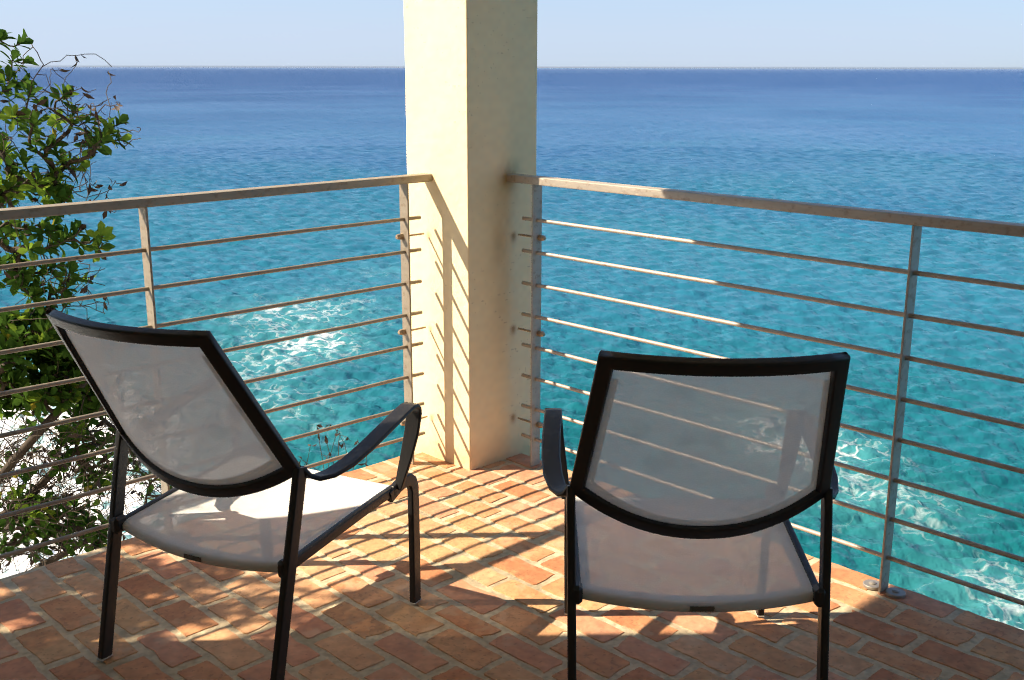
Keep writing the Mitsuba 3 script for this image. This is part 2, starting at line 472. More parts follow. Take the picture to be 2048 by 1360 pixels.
g = np.random.default_rng(21)
rows = [X_EDGE - 0.004, 0.175, 0.057, -0.062, -0.168, -0.277, -0.388, -0.500, -0.610, -0.734, -0.828, -0.942, -1.052]
while rows[-1] > BACK + 0.1:
    rows.append(rows[-1] - 0.112 + g.normal(0, 0.004))
vis, far = [], []
fw = np.array([math.cos(YAW), math.sin(YAW)]); rt = np.array([math.sin(YAW), -math.cos(YAW)])
for k in range(len(rows) - 1):
    x1, x0 = rows[k], rows[k + 1]
    start = -0.741 - 0.2285 * 20 + (0.0 if (k % 2) == 1 else 0.1142) + g.normal(0, 0.012)
    y = start + 0.2285 * 40
    ends = []
    yy = -0.741 + (0.0 if (k % 2) == 1 else 0.1142) + g.normal(0, 0.012)
    ys = [yy]
    while ys[-1] < Y_EDGE: ys.append(ys[-1] + 0.2285 + g.normal(0, 0.005))
    ys = ys[::-1]
    while ys[-1] > BACK: ys.append(ys[-1] - 0.2285 + g.normal(0, 0.005))
    for a in range(len(ys) - 1):
        b1, b0 = min(ys[a], Y_EDGE - 0.003), max(ys[a + 1], BACK + 0.02)
        gx, gy = 0.0085 + abs(g.normal(0, 0.0022)), 0.0085 + abs(g.normal(0, 0.0025))
        ax0, ax1, ay0, ay1 = x0 + gx, x1 - (gx if k else 0.001), b0 + gy, b1 - (gy if b1 < Y_EDGE - 0.01 else 0.001)
        if ay1 - ay0 < 0.03 or (ax1 > -0.02 and ay1 > -0.02 and ax0 < 0 and ay0 < 0 and False):
            continue
        if ax0 > -0.005 and ay0 > -0.005 and ax1 <= X_EDGE and ay1 <= Y_EDGE:
            continue                                                 # under the pillar
        m = brick_mesh(ax0, ax1, ay0, ay1, g)
        tone = int(g.choice(5, p=[0.30, 0.22, 0.17, 0.19, 0.12]))
        q = np.array([(ax0 + ax1) / 2, (ay0 + ay1) / 2]) - CAM[:2]
        dep, lat = q @ fw, q @ rt
        seen = dep > 1.55 and abs(lat) < 0.50 * dep + 0.15
        (vis if seen else far).append((dep, m, tone))
vis.sort(key=lambda t: t[0])
for dep, m, tone in vis[:300]:
    part(floor, 'brick', m, BRICKS[tone], smooth=35)
far += vis[300:]
for tone in range(5):
    ms = [m for _, m, t in far if t == tone]
    part(floor, 'outer_bricks', join(ms), BRICKS[tone], smooth=35, stuff=True)

# ------------------------------------------------------------------ pillar and the house round the terrace
PW, PV = 0.351, 0.345            # the pillar's extent along x and y
LINTEL = 2.493


def pillar_mesh():
    c = 0.006
    o = []
    for cx, cy, a0 in ((PW - c, PV - c, 0), (c, PV - c, 90), (c, c, 180), (PW - c, c, 270)):
        for k in range(4):
            a = math.radians(a0 + 30 * k); o.append((cx + c * math.cos(a), cy + c * math.sin(a)))
    o = np.array(o)
    zs = np.linspace(-0.6, LINTEL, 40)
    v = []
    for z in zs:
        w = 0.0022 * (meshkit.noise(np.column_stack([o * 5, np.full(len(o), z * 4.0)]), 2) - 0.5)
        v.append(np.column_stack([o + unit(o - o.mean(0)) * w[:, None], np.full(len(o), z)]))
    n = len(o)
    f = []
    for a in range(len(zs) - 1):
        for k in range(n):
            k2 = (k + 1) % n
            f += [[a * n + k, a * n + k2, (a + 1) * n + k2], [a * n + k, (a + 1) * n + k2, (a + 1) * n + k]]
    return np.vstack(v), np.array(f)


pillar = part(None, 'pillar', pillar_mesh(), 'plaster', smooth=40)
labels[pillar] = {'label': 'square cream stucco pillar at the terrace corner, rust stained on its shaded side', 'category': 'pillar'}

WALL_X = -2.2176                 # where the side wall stops and the opening over the left railing begins
R_FIL = 0.21


def opening_wall():
    """side wall with the opening towards the sea: a wall, and a lintel whose corners are rounded"""
    from shapely.geometry import Polygon
    out = [(BACK, -0.6), (WALL_X, -0.6)]
    for k in range(9):
        a = math.radians(180 - 90 * k / 8)
        out.append((WALL_X + R_FIL + R_FIL * math.cos(a), LINTEL - R_FIL + R_FIL * math.sin(a)))
    out += [(PW, LINTEL), (PW, LINTEL + 0.45), (BACK, LINTEL + 0.45)]
    m = trimesh.creation.extrude_polygon(Polygon(out), PV, engine='earcut')
    v = np.array(m.vertices)
    v = np.column_stack([v[:, 0], PV - v[:, 2], v[:, 1]])           # extruded along y
    return orient(v, np.array(m.faces))


struct('side_wall', opening_wall(), 'plaster_plain', 'cream side wall and lintel round the opening above the left railing', 'wall', smooth=False)
struct('front_lintel', bbox((0.0, BACK, LINTEL), (PW, -0.002, LINTEL + 0.45), 0.005), 'plaster_plain', 'cream lintel above the right railing', 'lintel', smooth=False)
struct('end_wall', bbox((0.0, BACK, -0.6), (PW, -4.6, LINTEL - 0.002), 0.005), 'plaster_plain', 'cream wall closing the far right end of the terrace', 'wall', smooth=False)
struct('house_wall', bbox((BACK - 0.3, BACK - 0.3, -0.6), (BACK, PV, LINTEL + 0.45), 0.005), 'plaster_plain', 'cream house wall at the left end of the terrace', 'wall', smooth=False)
struct('back_wall', bbox((BACK, BACK - 0.3, -0.6), (PW, BACK, LINTEL + 0.45), 0.005), 'plaster_plain', 'cream house wall behind the terrace', 'wall', smooth=False)
struct('ceiling', bbox((BACK - 0.3, BACK - 0.3, LINTEL + 0.452), (PW + 0.25, PV + 0.1, LINTEL + 0.65), 0.005), 'ceiling_paint', 'pale timber ceiling over the terrace', 'ceiling', smooth=False)

# ------------------------------------------------------------------ railings
Z_RODS = [0.950 - 0.12 * k for k in range(8)]
Z_BOLTS = (0.885, 0.525, 0.167)


def make_railing(along, label, posts, end_rod, end_rail, far_end):
    """along = 0: runs along x at y = YL; along = 1: runs along y at x = XR"""
    def P(t, off, z):
        return np.array([t, YL + off, z]) if along == 0 else np.array([XR + off, t, z])

    sgn_out = 1.0
    key = thing('railing', label, 'railing', None)
    side = P(0, 1, 0) - P(0, 0, 0)
    steel = 'steel' if along else 'steel_weathered'
    rail = sweep([P(far_end, 0, RAIL_Z), P(end_rail, 0, RAIL_Z)], rrect(0.052, 0.028, 0.004, 2), side=side)
    part(key, 'handrail', rail, steel)
    for i, z in enumerate(Z_RODS):
        w = np.random.default_rng(100 * along + i)
        ts = np.linspace(far_end, end_rod, 14)
        path = [P(t, w.normal(0, 0.0005), z + w.normal(0, 0.0006)) for t in ts]
        part(key, 'rod', sweep(path, circle(0.0068, 10)), steel, smooth=60)
    for i, t in enumerate(posts):
        lo, hi = P(t - 0.0035, -0.024, 0.004), P(t + 0.0035, 0.024, RAIL_Z - 0.0145)
        post = part(key, 'post', bbox(np.minimum(lo, hi), np.maximum(lo, hi), 0.001), steel, smooth=False)
        if i == 0:
            for zb in Z_BOLTS:
                d = P(1, 0, 0) - P(0, 0, 0)
                b = [revolve([(-0.021, 0.0035), (0.105 if along else 0.10, 0.0035)], P(t, 0.012, zb), d, 8),
                     revolve([(-0.032, 0.002), (-0.030, 0.0075), (-0.024, 0.0105), (-0.016, 0.0115), (-0.005, 0.0115), (-0.0036, 0.012)], P(t, 0.012, zb), d, 6)]
                thread = [revolve([(s, 0.0034), (s + 0.0015, 0.0044), (s + 0.003, 0.0034)], P(t, 0.012, zb), d, 8) for s in np.arange(0.010, 0.09, 0.004)]
                part(post, 'anchor_bolt', join(b + thread), 'bolt_metal', smooth=35)
        else:
            for s in (-1, 1):
                c = P(t + s * 0.036, 0.004, 0)
                pl = revolve([(0.003, 0.028), (0.010, 0.028), (0.0115, 0.0262), (0.012, 0.0)], c, (0, 0, 1), 20)
                hd = revolve([(0.0115, 0.0105), (0.0145, 0.0098), (0.0165, 0.006), (0.017, 0.0)], c, (0, 0, 1), 12)
                fl = part(post, 'base_flange', pl, 'steel_clean', smooth=35)
                part(post, 'flange_screw', hd, 'steel_clean', smooth=35)
    return key


make_railing(0, 'weathered steel railing left of the pillar, sunlit, tree branches behind it', [-0.114, -1.114, -2.114], -0.042, -0.001, -2.212)
make_railing(1, 'weathered steel railing right of the pillar, half in sun and half in shade', [-0.133, -1.566, -2.999, -4.43], -0.062, -0.001, -4.595)


# ------------------------------------------------------------------ lounge chairs
def back_line(z):
    return -0.401 + (0.944 - z) * 0.60


Z_TOP, Z_ARC, Z_BOT, W_TOP, W_ARC = 0.929, 0.578, 0.495, 0.227, 0.270


def back_width(z):
    return np.where(z >= Z_ARC, W_ARC + (z - Z_ARC) / (Z_TOP - Z_ARC) * (W_TOP - W_ARC), W_ARC * np.sqrt(np.clip((z - Z_BOT) / (Z_ARC - Z_BOT), 0, 1)))


def back_point(x, z):
    b = 0.05 + (Z_TOP - z) / (Z_TOP - Z_BOT) * 0.042
    w = W_ARC + (z - Z_ARC) / (Z_TOP - Z_ARC) * (W_TOP - W_ARC)
    return np.stack([x, back_line(z) - b * (1 - (x / w) ** 2), z], -1)


def chair_meshes():
    out = []
    # back frame loop
    xs = np.linspace(W_TOP, -W_TOP, 17)
    loop = [(x, Z_TOP) for x in xs]
    for z in np.linspace(Z_TOP, Z_ARC + 0.006, 9)[1:]:
        loop.append((-float(back_width(z)), z))
    for a in np.linspace(-1, 1, 33):
        loop.append((a * W_ARC, Z_BOT + (Z_ARC - Z_BOT) * abs(a) ** 2.25))
    for z in np.linspace(Z_ARC + 0.006, Z_TOP, 9)[:-1]:
        loop.append((float(back_width(z)), z))
    loop = np.array(loop)
    path = back_point(loop[:, 0], loop[:, 1])
    nrm = unit(np.cross(back_point(loop[:, 0] + 1e-3, loop[:, 1]) - path, back_point(loop[:, 0], loop[:, 1] + 1e-3) - path))
    out.append(('back_frame', sweep(path, rrect(0.023, 0.034, 0.006, 3), side=nrm, closed=True, mitre=True), 'powder_coat', 40, None, None))
    # back sling
    zr = np.concatenate([Z_BOT + (Z_ARC - Z_BOT) * np.linspace(0, 1, 9) ** 1.6, np.linspace(Z_ARC, Z_TOP, 15)[1:]])
    ur = np.linspace(-1, 1, 25)
    Zg, Ug = np.meshgrid(zr, ur, indexing='ij')
    X = Ug * back_width(Zg)
    V = back_point(X, Zg); V[..., 1] += 0.002
    out.append(('back_sling', (V.reshape(-1, 3), grid_faces(len(zr), len(ur))), 'sling_mesh', True, None, None))

    def inset(k):
        c = np.array([0.0, 0.72])
        q = []
        for x, z in loop:
            zz = z - k if z > Z_TOP - 1e-6 else z
            if z < Z_ARC + 0.005:
                zz = z + k * 1.02
                xx = x * (1 - k / W_ARC * 0.9)
            else:
                xx = np.sign(x) * max(abs(x) - k, 0) if z <= Z_TOP - 1e-6 else x * (1 - k / W_TOP)
            q.append((xx, zz))
        return np.array(q)
    a, b = inset(0.012), inset(0.031)
    A, B = back_point(a[:, 0], a[:, 1]), back_point(b[:, 0], b[:, 1])
    A[:, 1] += 0.0005; B[:, 1] += 0.0005
    keep = loop[:, 1] < Z_TOP - 1e-6
    idx = [i for i in range(len(loop)) if keep[i]]
    n = len(idx)
    hv = np.vstack([A[idx], B[idx]])
    hf = np.array([[i, i + 1, n + i + 1] for i in range(n - 1)] + [[i, n + i + 1, n + i] for i in range(n - 1)])
    out.append(('back_hem', (hv, hf), 'sling_mesh', True, None, None))

    # seat: side rails, rear and front bars, sling wrapped over the bars
    def seat_top(x, t):
        """t = 0 rear bar, 1 front bar"""
        e = 1 - (x / 0.268) ** 2
        y = -0.224 + 0.462 * t - 0.030 * e * (1 - t) ** 2 + 0.022 * e * t ** 2
        z = 0.352 + 0.040 * t - 0.016 * e * (1 - 0.25 * t) - 0.012 * e * np.sin(np.pi * t) - 0.004 * t ** 6
        return np.stack([x, y, z], -1)

    for s in (-1, 1):
        ts = np.linspace(0.0, 1.0, 8)
        pth = seat_top(np.full(8, s * 0.268), ts) - np.array([0, 0, 0.010])
        out.append(('side_rail', sweep(pth, rrect(0.018, 0.028, 0.005, 2), side=[1, 0, 0]), 'powder_coat', 40, None, None))
    xs = np.linspace(-0.262, 0.262, 21)
    for t, nm in ((0.0, 'rear_bar'), (1.0, 'front_bar')):
        pth = seat_top(xs, np.full(21, t)) + np.array([0, 0.010 if t == 0 else -0.010, -0.014])
        out.append((nm, sweep(pth, rrect(0.016, 0.020, 0.006, 2), side=[0, 1, 0]), 'powder_coat', 40, None, None))
    rowsv = []
    for k in range(7):                                               # rear lip, from underneath up and over
        a = math.radians(-150 + 150 * k / 6.0 * 1.0)
        base = seat_top(xs, np.zeros(21)) + np.array([0, 0.012, -0.0125])
        rowsv.append(base + np.array([0, -0.013 * math.cos(math.radians(-60 + 150 * k / 6)), 0.0135 * math.sin(math.radians(-60 + 150 * k / 6))]))
    for t in np.linspace(0.05, 0.965, 16):
        rowsv.append(seat_top(xs, np.full(21, t)) + np.array([0, 0, 0.001]))
    for k in range(6):
        a = math.radians(90 - 130 * k / 5.0)
        base = seat_top(xs, np.ones(21)) + np.array([0, -0.012, -0.0125])
        rowsv.append(base + np.array([0, 0.013 * math.cos(a), 0.0135 * math.sin(a)]))
    out.append(('seat_sling', (np.vstack(rowsv), grid_faces(len(rowsv), 21)), 'seat_mesh', True, None, None))
    for s in (-1, 1):
        ts = np.linspace(0.02, 0.98, 12)
        a = seat_top(np.full(12, s * 0.262), ts) - np.array([0, 0, 0.002]); b = seat_top(np.full(12, s * 0.236), ts) - np.array([0, 0, 0.002])
        out.append(('seat_hem', (np.vstack([a, b]), grid_faces(2, 12)), 'seat_mesh', True, None, None))
    xa = np.linspace(-0.26, 0.26, 21)
    a, b = (seat_top(xa, np.full(21, t)) - np.array([0, 0, 0.002]) for t in (0.02, 0.075))
    out.append(('seat_hem', (np.vstack([a, b]), grid_faces(2, 21)), 'seat_mesh', True, None, None))
    # small maker's tag sewn on the rear lip
    xt = np.linspace(-0.020, 0.034, 5)
    base = seat_top(xt, np.zeros(5)) + np.array([0, 0.012, -0.0125])
    r1, r2 = (base + np.array([0, -0.0146 * math.cos(math.radians(a)), 0.0152 * math.sin(math.radians(a))]) for a in (-22, 24))
    tag = np.vstack([r1, r2])
    tv = np.vstack([tag, tag + np.array([0, -0.0012, 0])])
    gf = grid_faces(2, 5)
    out.append(('sewn_tag', (tv, np.vstack([gf, gf[:, ::-1] + 10])), 'tag_print', False, None, None))
    for s in (-1, 1):
        # legs
        out.append(('rear_leg', sweep([(s * 0.277, -0.304, 0.004), (s * 0.2785, -0.275, 0.13), (s * 0.281, -0.228, 0.335), (s * 0.284, -0.186, 0.52), (s * 0.284, -0.172, 0.580)], rrect(0.019, 0.036, 0.005, 3), side=[1, 0, 0]), 'powder_coat', 40, None, None))
        out.append(('rear_leg__glide', bbox((s * 0.277 - 0.010, -0.324, 0.001), (s * 0.277 + 0.010, -0.286, 0.0055), 0.001), 'glide_plastic', False, None, None))
        fl = [(s * 0.271, 0.205, 0.366), (s * 0.272, 0.245, 0.381), (s * 0.273, 0.275, 0.388), (s * 0.273, 0.298, 0.385), (s * 0.273, 0.314, 0.372), (s * 0.273, 0.321, 0.350), (s * 0.271, 0.325, 0.18), (s * 0.268, 0.328, 0.004)]
        out.append(('front_leg', sweep(fl, rrect(0.019, 0.036, 0.005, 3), side=[1, 0, 0]), 'powder_coat', 40, None, None))
        out.append(('front_leg__glide', bbox((s * 0.268 - 0.010, 0.309, 0.001), (s * 0.268 + 0.010, 0.347, 0.0055), 0.001), 'glide_plastic', False, None, None))
        # armrest: one flat bar from the back frame, forward, bent down to the seat rail
        ap = [(0.282, -0.168, 0.575), (0.290, -0.152, 0.552), (0.299, -0.130, 0.542), (0.312, -0.095, 0.543), (0.322, -0.040, 0.553), (0.326, 0.03, 0.571), (0.324, 0.12, 0.594), (0.319, 0.20, 0.611),
              (0.317, 0.236, 0.6175), (0.317, 0.255, 0.617), (0.3165, 0.266, 0.608), (0.3155, 0.269, 0.593), (0.310, 0.265, 0.54), (0.298, 0.254, 0.47), (0.287, 0.244, 0.415), (0.281, 0.236, 0.380)]
        w = [0.5, 0.62, 0.75, 0.9, 1.0, 1.0, 1.0, 1.0, 1.0, 1.0, 1.0, 1.0, 0.95, 0.8, 0.62, 0.5]
        out.append(('armrest', sweep([(s * a, b, c) for a, b, c in ap], rrect(0.046, 0.012, 0.0045, 3), side=[1, 0, 0], scale=np.column_stack([w, np.ones(16)])), 'powder_coat', 40, None, None))
        # moulded brackets where the seat hangs in the frame
        out.append(('seat_bracket', bbox((s * 0.270 - 0.013, -0.246, 0.322), (s * 0.270 + 0.013, -0.205, 0.368), 0.008), 'black_plastic', False, None, None))
        out.append(('seat_bracket', bbox((s * 0.274 - 0.008, 0.215, 0.362), (s * 0.274 + 0.008, 0.250, 0.392), 0.005), 'black_plastic', False, None, None))
    return out


CHAIR = chair_meshes()
CHAIR_PLY = [(n, mikit.ply(m, b, smooth=sm)) for n, m, b, sm, _, _ in CHAIR]


def make_chair(label, x, y, ang, back='sling_mesh'):
    key = thing('lounge_chair', label, 'chair', 'black framed sling chairs on the terrace')
    tw = T().translate([x, y, 0.005]).rotate([0, 0, 1], ang - 90)
    last = {}
    for n, d in CHAIR_PLY:
        bits = n.split('__')
        k = numbered(f'{key}__{bits[0]}') if len(bits) == 1 else numbered(f'{last[bits[0]]}__{bits[1]}')
        if len(bits) == 1:
            last[n] = k
        scene[k] = {**d, 'to_world': tw}
        if n in ('back_sling', 'back_hem'):
            scene[k]['bsdf'] = {'type': 'ref', 'id': back}
    return key


make_chair('black framed grey sling chair on the left, nearer the tree, its seat partly sunlit', -1.211, -0.517, 18.1, 'sling_dense')
make_chair('black framed grey sling chair seen square from behind, beside the right railing', -0.593, -1.436, 44.6)

# ------------------------------------------------------------------ seaside tree
def leaf_color(a, b):
    def fn(p, n, uv):
        k = noise(p.x * 7, p.y * 7, p.z * 7)
        return mix(a, b, k) * (0.85 + 0.3 * noise(p.x * 60, p.y * 60, p.z * 60))
    return fn


def leaf_bsdf(a, b, rough=0.36, dt=0.75):
    return {'type': 'principledthin', 'base_color': proc(leaf_color(a, b)), 'roughness': rough, 'diff_trans': dt, 'eta': 1.45}


scene['leaf_green'] = leaf_bsdf((0.028, 0.078, 0.016), (0.075, 0.150, 0.024))
scene['leaf_lime'] = leaf_bsdf((0.13, 0.24, 0.03), (0.22, 0.32, 0.04), 0.4, 1.0)
scene['leaf_yellow'] = leaf_bsdf((0.36, 0.30, 0.03), (0.25, 0.24, 0.04), 0.45, 0.8)
scene['leaf_dead'] = two(principled((0.030, 0.017, 0.012), 0.7))


def bark_color(p, n, uv):
    return mix((0.026, 0.020, 0.016), (0.075, 0.060, 0.047), fbm(p.x * 40, p.y * 40, p.z * 25, 3))


scene['bark'] = two(principled(proc(bark_color), 0.85))


def leaf_mesh(base, d, up, L, W, g, curl=0.25, nseg=5):
    """obovate leaf folded along the midrib"""
    d = unit(d); s = unit(np.cross(d, up)); n = np.cross(s, d)
    t = np.linspace(0, 1, nseg + 1)
    prof = np.interp(t, [0, 0.12, 0.3, 0.55, 0.78, 0.92, 1.0], [0.10, 0.18, 0.55, 0.92, 1.0, 0.68, 0.06])
    bend = curl * t ** 2
    mid = base + L * (t[:, None] * d - (bend * 0.8)[:, None] * n)
    fold = 0.22 + 0.15 * g.random()
    wob = 0.08 * g.normal(size=nseg + 1)
    le = mid + (W / 2 * prof)[:, None] * (s + (fold + wob)[:, None] * n)
    ri = mid + (W / 2 * prof)[:, None] * (-s + (fold - wob)[:, None] * n)
    v = np.vstack([le, mid, ri]); k = nseg + 1
    return v, np.vstack([grid_faces(3, k)])


def rosette(base, d, g, n, size):
    d = unit(d)
    out = []
    a0 = g.uniform(0, 6.28)
    s = unit(np.cross(d, [0.3, 0.1, 0.95])); t = np.cross(d, s)
    for k in range(n):
        a = a0 + k * 2.4
        spread = 0.35 + 0.95 * (k / max(n - 1, 1)) + g.normal(0, 0.12)
        rad = math.cos(a) * s + math.sin(a) * t
        ld = unit(math.cos(spread) * d + math.sin(spread) * rad + np.array([0, 0, -0.10]))
        L = size * g.uniform(0.75, 1.15)
        out.append((base - d * 0.035 * (k / n), ld, unit(d - 0.4 * rad), L, L * g.uniform(0.42, 0.55)))
    return out


def tube_path(pts, r0, r1, sides=5):
    pts = np.asarray(pts)
    return sweep(pts, circle(1.0, sides), scale=np.linspace(r0, r1, len(pts)))


g = np.random.default_rng(5)
TREE_BASE = np.array([-2.5, 2.6, -3.9])
limbs = [
    [TREE_BASE, (-2.42, 2.5, -2.6), (-2.3, 2.42, -1.2), (-2.2, 2.35, -0.3), (-2.0, 2.25, 0.5), (-1.6, 2.15, 1.1), (-1.2, 2.05, 1.6)],
    [(-2.3, 2.42, -1.2), (-1.8, 2.3, -0.85), (-1.35, 2.15, -0.62), (-1.0, 2.05, -0.48), (-0.7, 2.0, -0.26), (-0.45, 1.95, -0.2)],
    [(-2.36, 2.46, -1.9), (-1.8, 2.3, -1.4), (-1.3, 2.2, -1.05), (-0.9, 2.1, -0.85), (-0.5, 2.05, -0.72)],
    [(-2.2, 2.35, -0.3), (-1.7, 2.2, -0.05), (-1.25, 2.0, 0.15), (-0.95, 1.95, 0.3)],
    [(-2.0, 2.25, 0.5), (-1.5, 2.1, 0.7), (-1.1, 1.95, 0.85), (-0.8, 1.9, 1.05)],
    [(-2.2, 2.35, -0.3), (-2.6, 2.1, 0.7), (-2.9, 1.85, 1.5), (-3.1, 1.7, 2.2), (-3.3, 1.6, 2.8)],
    [(-2.6, 2.1, 0.7), (-2.5, 1.7, 1.2), (-2.45, 1.4, 1.6)],
    [(-1.35, 2.15, -0.62), (-1.1, 2.0, -0.35), (-0.9, 1.9, -0.1), (-0.7, 1.9, 0.08)],
]
nodes, parent, rad_leaf = [], [], []


def add_chain(pts, par):
    for q in pts:
        nodes.append(np.asarray(q, float)); parent.append(par); par = len(nodes) - 1
    return par


def dense(pts, k=6):
    pts = np.array([np.asarray(q, float) for q in pts])
    t = np.linspace(0, len(pts) - 1, (len(pts) - 1) * k + 1)
    q = np.stack([np.interp(t, np.arange(len(pts)), pts[:, c]) for c in range(3)], 1)
    nz = np.stack([meshkit.noise(np.stack([t * 0.7, t * 0 + c * 7.3, t * 0 + pts[0, 0] * 9], -1), c) - 0.5 for c in range(3)], 1)
    amp = np.minimum(t, 1)[:, None] * 0.16
    return q + nz * amp


for L in limbs:
    q = dense(L)
    if not nodes:
        add_chain(q, -1)
    else:
        i = int(np.argmin(np.linalg.norm(np.array(nodes) - q[0], axis=1)))
        add_chain(q[1:], i)

# where the leaf rosettes grow: (centre, half extent, number, lime share, leaves each, size)
BLOBS = [
    ((-0.83, 1.95, 1.51), (0.11, 0.22, 0.14), 9, 0.35, 7, 0.095), ((-0.71, 2.00, 1.39), (0.10, 0.22, 0.13), 7, 0.25, 7, 0.090), ((-0.89, 1.90, 1.29), (0.12, 0.22, 0.14), 10, 0.25, 7, 0.095),
    ((-0.76, 2.00, 1.14), (0.13, 0.22, 0.08), 9, 0.30, 7, 0.095), ((-0.84, 1.95, 1.00), (0.21, 0.22, 0.11), 24, 0.50, 8, 0.095), ((-0.71, 1.90, 0.95), (0.11, 0.22, 0.07), 8, 0.60, 8, 0.095),
    ((-0.50, 1.90, 1.20), (0.10, 0.22, 0.07), 6, 0.45, 7, 0.095), ((-0.57, 1.95, 1.26), (0.06, 0.22, 0.06), 3, 0.40, 7, 0.090), ((-0.59, 1.95, 1.06), (0.06, 0.22, 0.07), 3, 0.20, 7, 0.085),
    ((-0.63, 1.85, 0.74), (0.10, 0.22, 0.05), 5, 0.95, 8, 0.088), ((-0.82, 1.95, 0.78), (0.19, 0.22, 0.08), 8, 0.30, 7, 0.090), ((-0.77, 1.95, 0.58), (0.17, 0.22, 0.07), 8, 0.25, 7, 0.088),
    ((-0.75, 1.95, 0.48), (0.11, 0.22, 0.05), 4, 0.30, 6, 0.085), ((-0.90, 2.00, 0.56), (0.10, 0.22, 0.15), 8, 0.20, 7, 0.090), ((-0.87, 2.00, 0.30), (0.20, 0.22, 0.12), 24, 0.12, 8, 0.095),
    ((-0.63, 2.05, 0.20), (0.18, 0.22, 0.11), 20, 0.12, 8, 0.095), ((-0.85, 2.00, 0.09), (0.22, 0.22, 0.11), 22, 0.10, 8, 0.095), ((-0.57, 2.05, -0.03), (0.13, 0.22, 0.10), 10, 0.12, 7, 0.090),
    ((-0.67, 2.05, -0.20), (0.23, 0.22, 0.10), 10, 0.10, 6, 0.085), ((-0.89, 2.05, -0.30), (0.13, 0.22, 0.10), 3, 0.10, 6, 0.085), ((-0.54, 2.05, -0.39), (0.18, 0.22, 0.09), 6, 0.10, 6, 0.085),
    ((-0.91, 2.05, -0.47), (0.13, 0.22, 0.08), 6, 0.12, 7, 0.090), ((-0.81, 2.05, -0.60), (0.21, 0.22, 0.08), 10, 0.15, 7, 0.090), ((-0.65, 2.10, -0.75), (0.16, 0.22, 0.07), 6, 0.20, 7, 0.090),
    ((-0.96, 2.10, -0.67), (0.13, 0.22, 0.08), 4, 0.15, 6, 0.085), ((-0.31, 2.10, -0.33), (0.08, 0.22, 0.16), 3, 0.10, 6, 0.080), ((-0.30, 2.10, -0.55), (0.08, 0.22, 0.11), 2, 0.10, 6, 0.080),
    # crown to the left of the picture, higher than the side wall's corner: dapples the floor
    ((-2.95, 1.40, 2.00), (0.24, 0.20, 0.30), 23, 0.3, 8, 0.095), ((-3.30, 1.60, 2.45), (0.26, 0.25, 0.30), 18, 0.3, 8, 0.095), ((-2.85, 1.50, 1.65), (0.30, 0.20, 0.30), 27, 0.3, 8, 0.095), ((-2.75, 1.30, 1.50), (0.22, 0.20, 0.25), 18, 0.3, 8, 0.095),
    ((-3.15, 1.65, 1.95), (0.25, 0.20, 0.25), 20, 0.3, 8, 0.095), ((-3.30, 1.50, 2.15), (0.20, 0.18, 0.2), 23, 0.3, 8, 0.095), ((-3.48, 1.62, 2.15), (0.2, 0.2, 0.2), 20, 0.3, 8, 0.095), ((-3.2, 1.36, 2.05), (0.15, 0.14, 0.2), 16, 0.3, 8, 0.095),
    ((-2.1, 2.1, 1.0), (0.35, 0.35, 0.4), 14, 0.3, 8, 0.10), ((-1.5, 2.3, 0.6), (0.35, 0.3, 0.5), 20, 0.2, 8, 0.10),
]
targets = []
for c, h, n, lime, nl, size in BLOBS:
    k = 0; n = int(n * (((1.6 if c[0] > -0.6 else 1.05) if c[2] > 0.9 else 3.4 if -0.1 < c[2] < 0.4 else 1.8 if c[2] > 0.4 else 2.4) if c[0] > -1.2 else 1.0)); size = size * (0.76 if c[0] > -1.2 else 0.88); lime = lime * 0.75
    while k < n:
        q = g.uniform(-1, 1, 3)
        if (q ** 2).sum() > 1: continue
        targets.append((np.array(c) + q * np.array(h), g.random() < lime, nl, size)); k += 1
base_count = len(nodes)
N0 = np.array(nodes)
order = np.argsort([np.linalg.norm(N0 - t[0], axis=1).min() for t in targets])
tips = []
for i in order:
    q, lime, nl, size = targets[i]
    A = np.array(nodes)
    dist = np.linalg.norm(A - q, axis=1) + 0.35 * np.maximum(A[:, 2] - q[2], 0)
    j = int(np.argmin(dist))
    p0 = A[j]
    L = np.linalg.norm(q - p0)
    m = max(3, int(L / 0.035))
    t = np.linspace(0, 1, m + 1)[1:]
    side = unit(g.normal(size=3)) * L * 0.16
    path = p0 + (q - p0) * t[:, None] + np.sin(np.pi * t)[:, None] * (side + np.array([0, 0, -0.10 * L])) + g.normal(0, 0.004, (m, 3)) * (t < 1)[:, None]
    add_chain(path, j)
    tips.append((len(nodes) - 1, q, unit(q - path[max(m - 3, 0)] + np.array([0, 0, 0.02]) + 0.3 * (unit(q - np.array([-1.9, 2.3, q[2] - 0.2])) * 0.05)), lime, nl, size))
# bare dead twigs
for k in range(820):
    c, h, *_ = BLOBS[[1, 3, 6, 8, 10, 11, 12, 18, 19, 20, 21, 22, 24, 18, 20, 24, 19, 26, 25, 23][k % 20] if k < 420 else [18, 19, 20, 21, 22, 23, 24, 25, 26, 18, 19, 20][k % 12]]
    q0 = np.array(c) + g.uniform(-1.1, 1.1, 3) * (np.array(h) + 0.05)
    A = np.array(nodes)
    j = int(np.argmin(np.linalg.norm(A - q0, axis=1)))
    d = unit(q0 - A[j] + 0.03 * g.normal(size=3)); L = g.uniform(0.10, 0.26) if k < 420 else g.uniform(0.14, 0.42)
    pts = []; q = A[j].copy()
    for s in range(6):
        d = unit(d + 0.42 * g.normal(size=3) + np.array([0, 0, 0.03])); q = q + d * L / 6; pts.append(q.copy())
    e = add_chain(pts, j)
    tips.append((e, q.copy(), d, None, 0, 0.0 if k < 420 else 1.0))

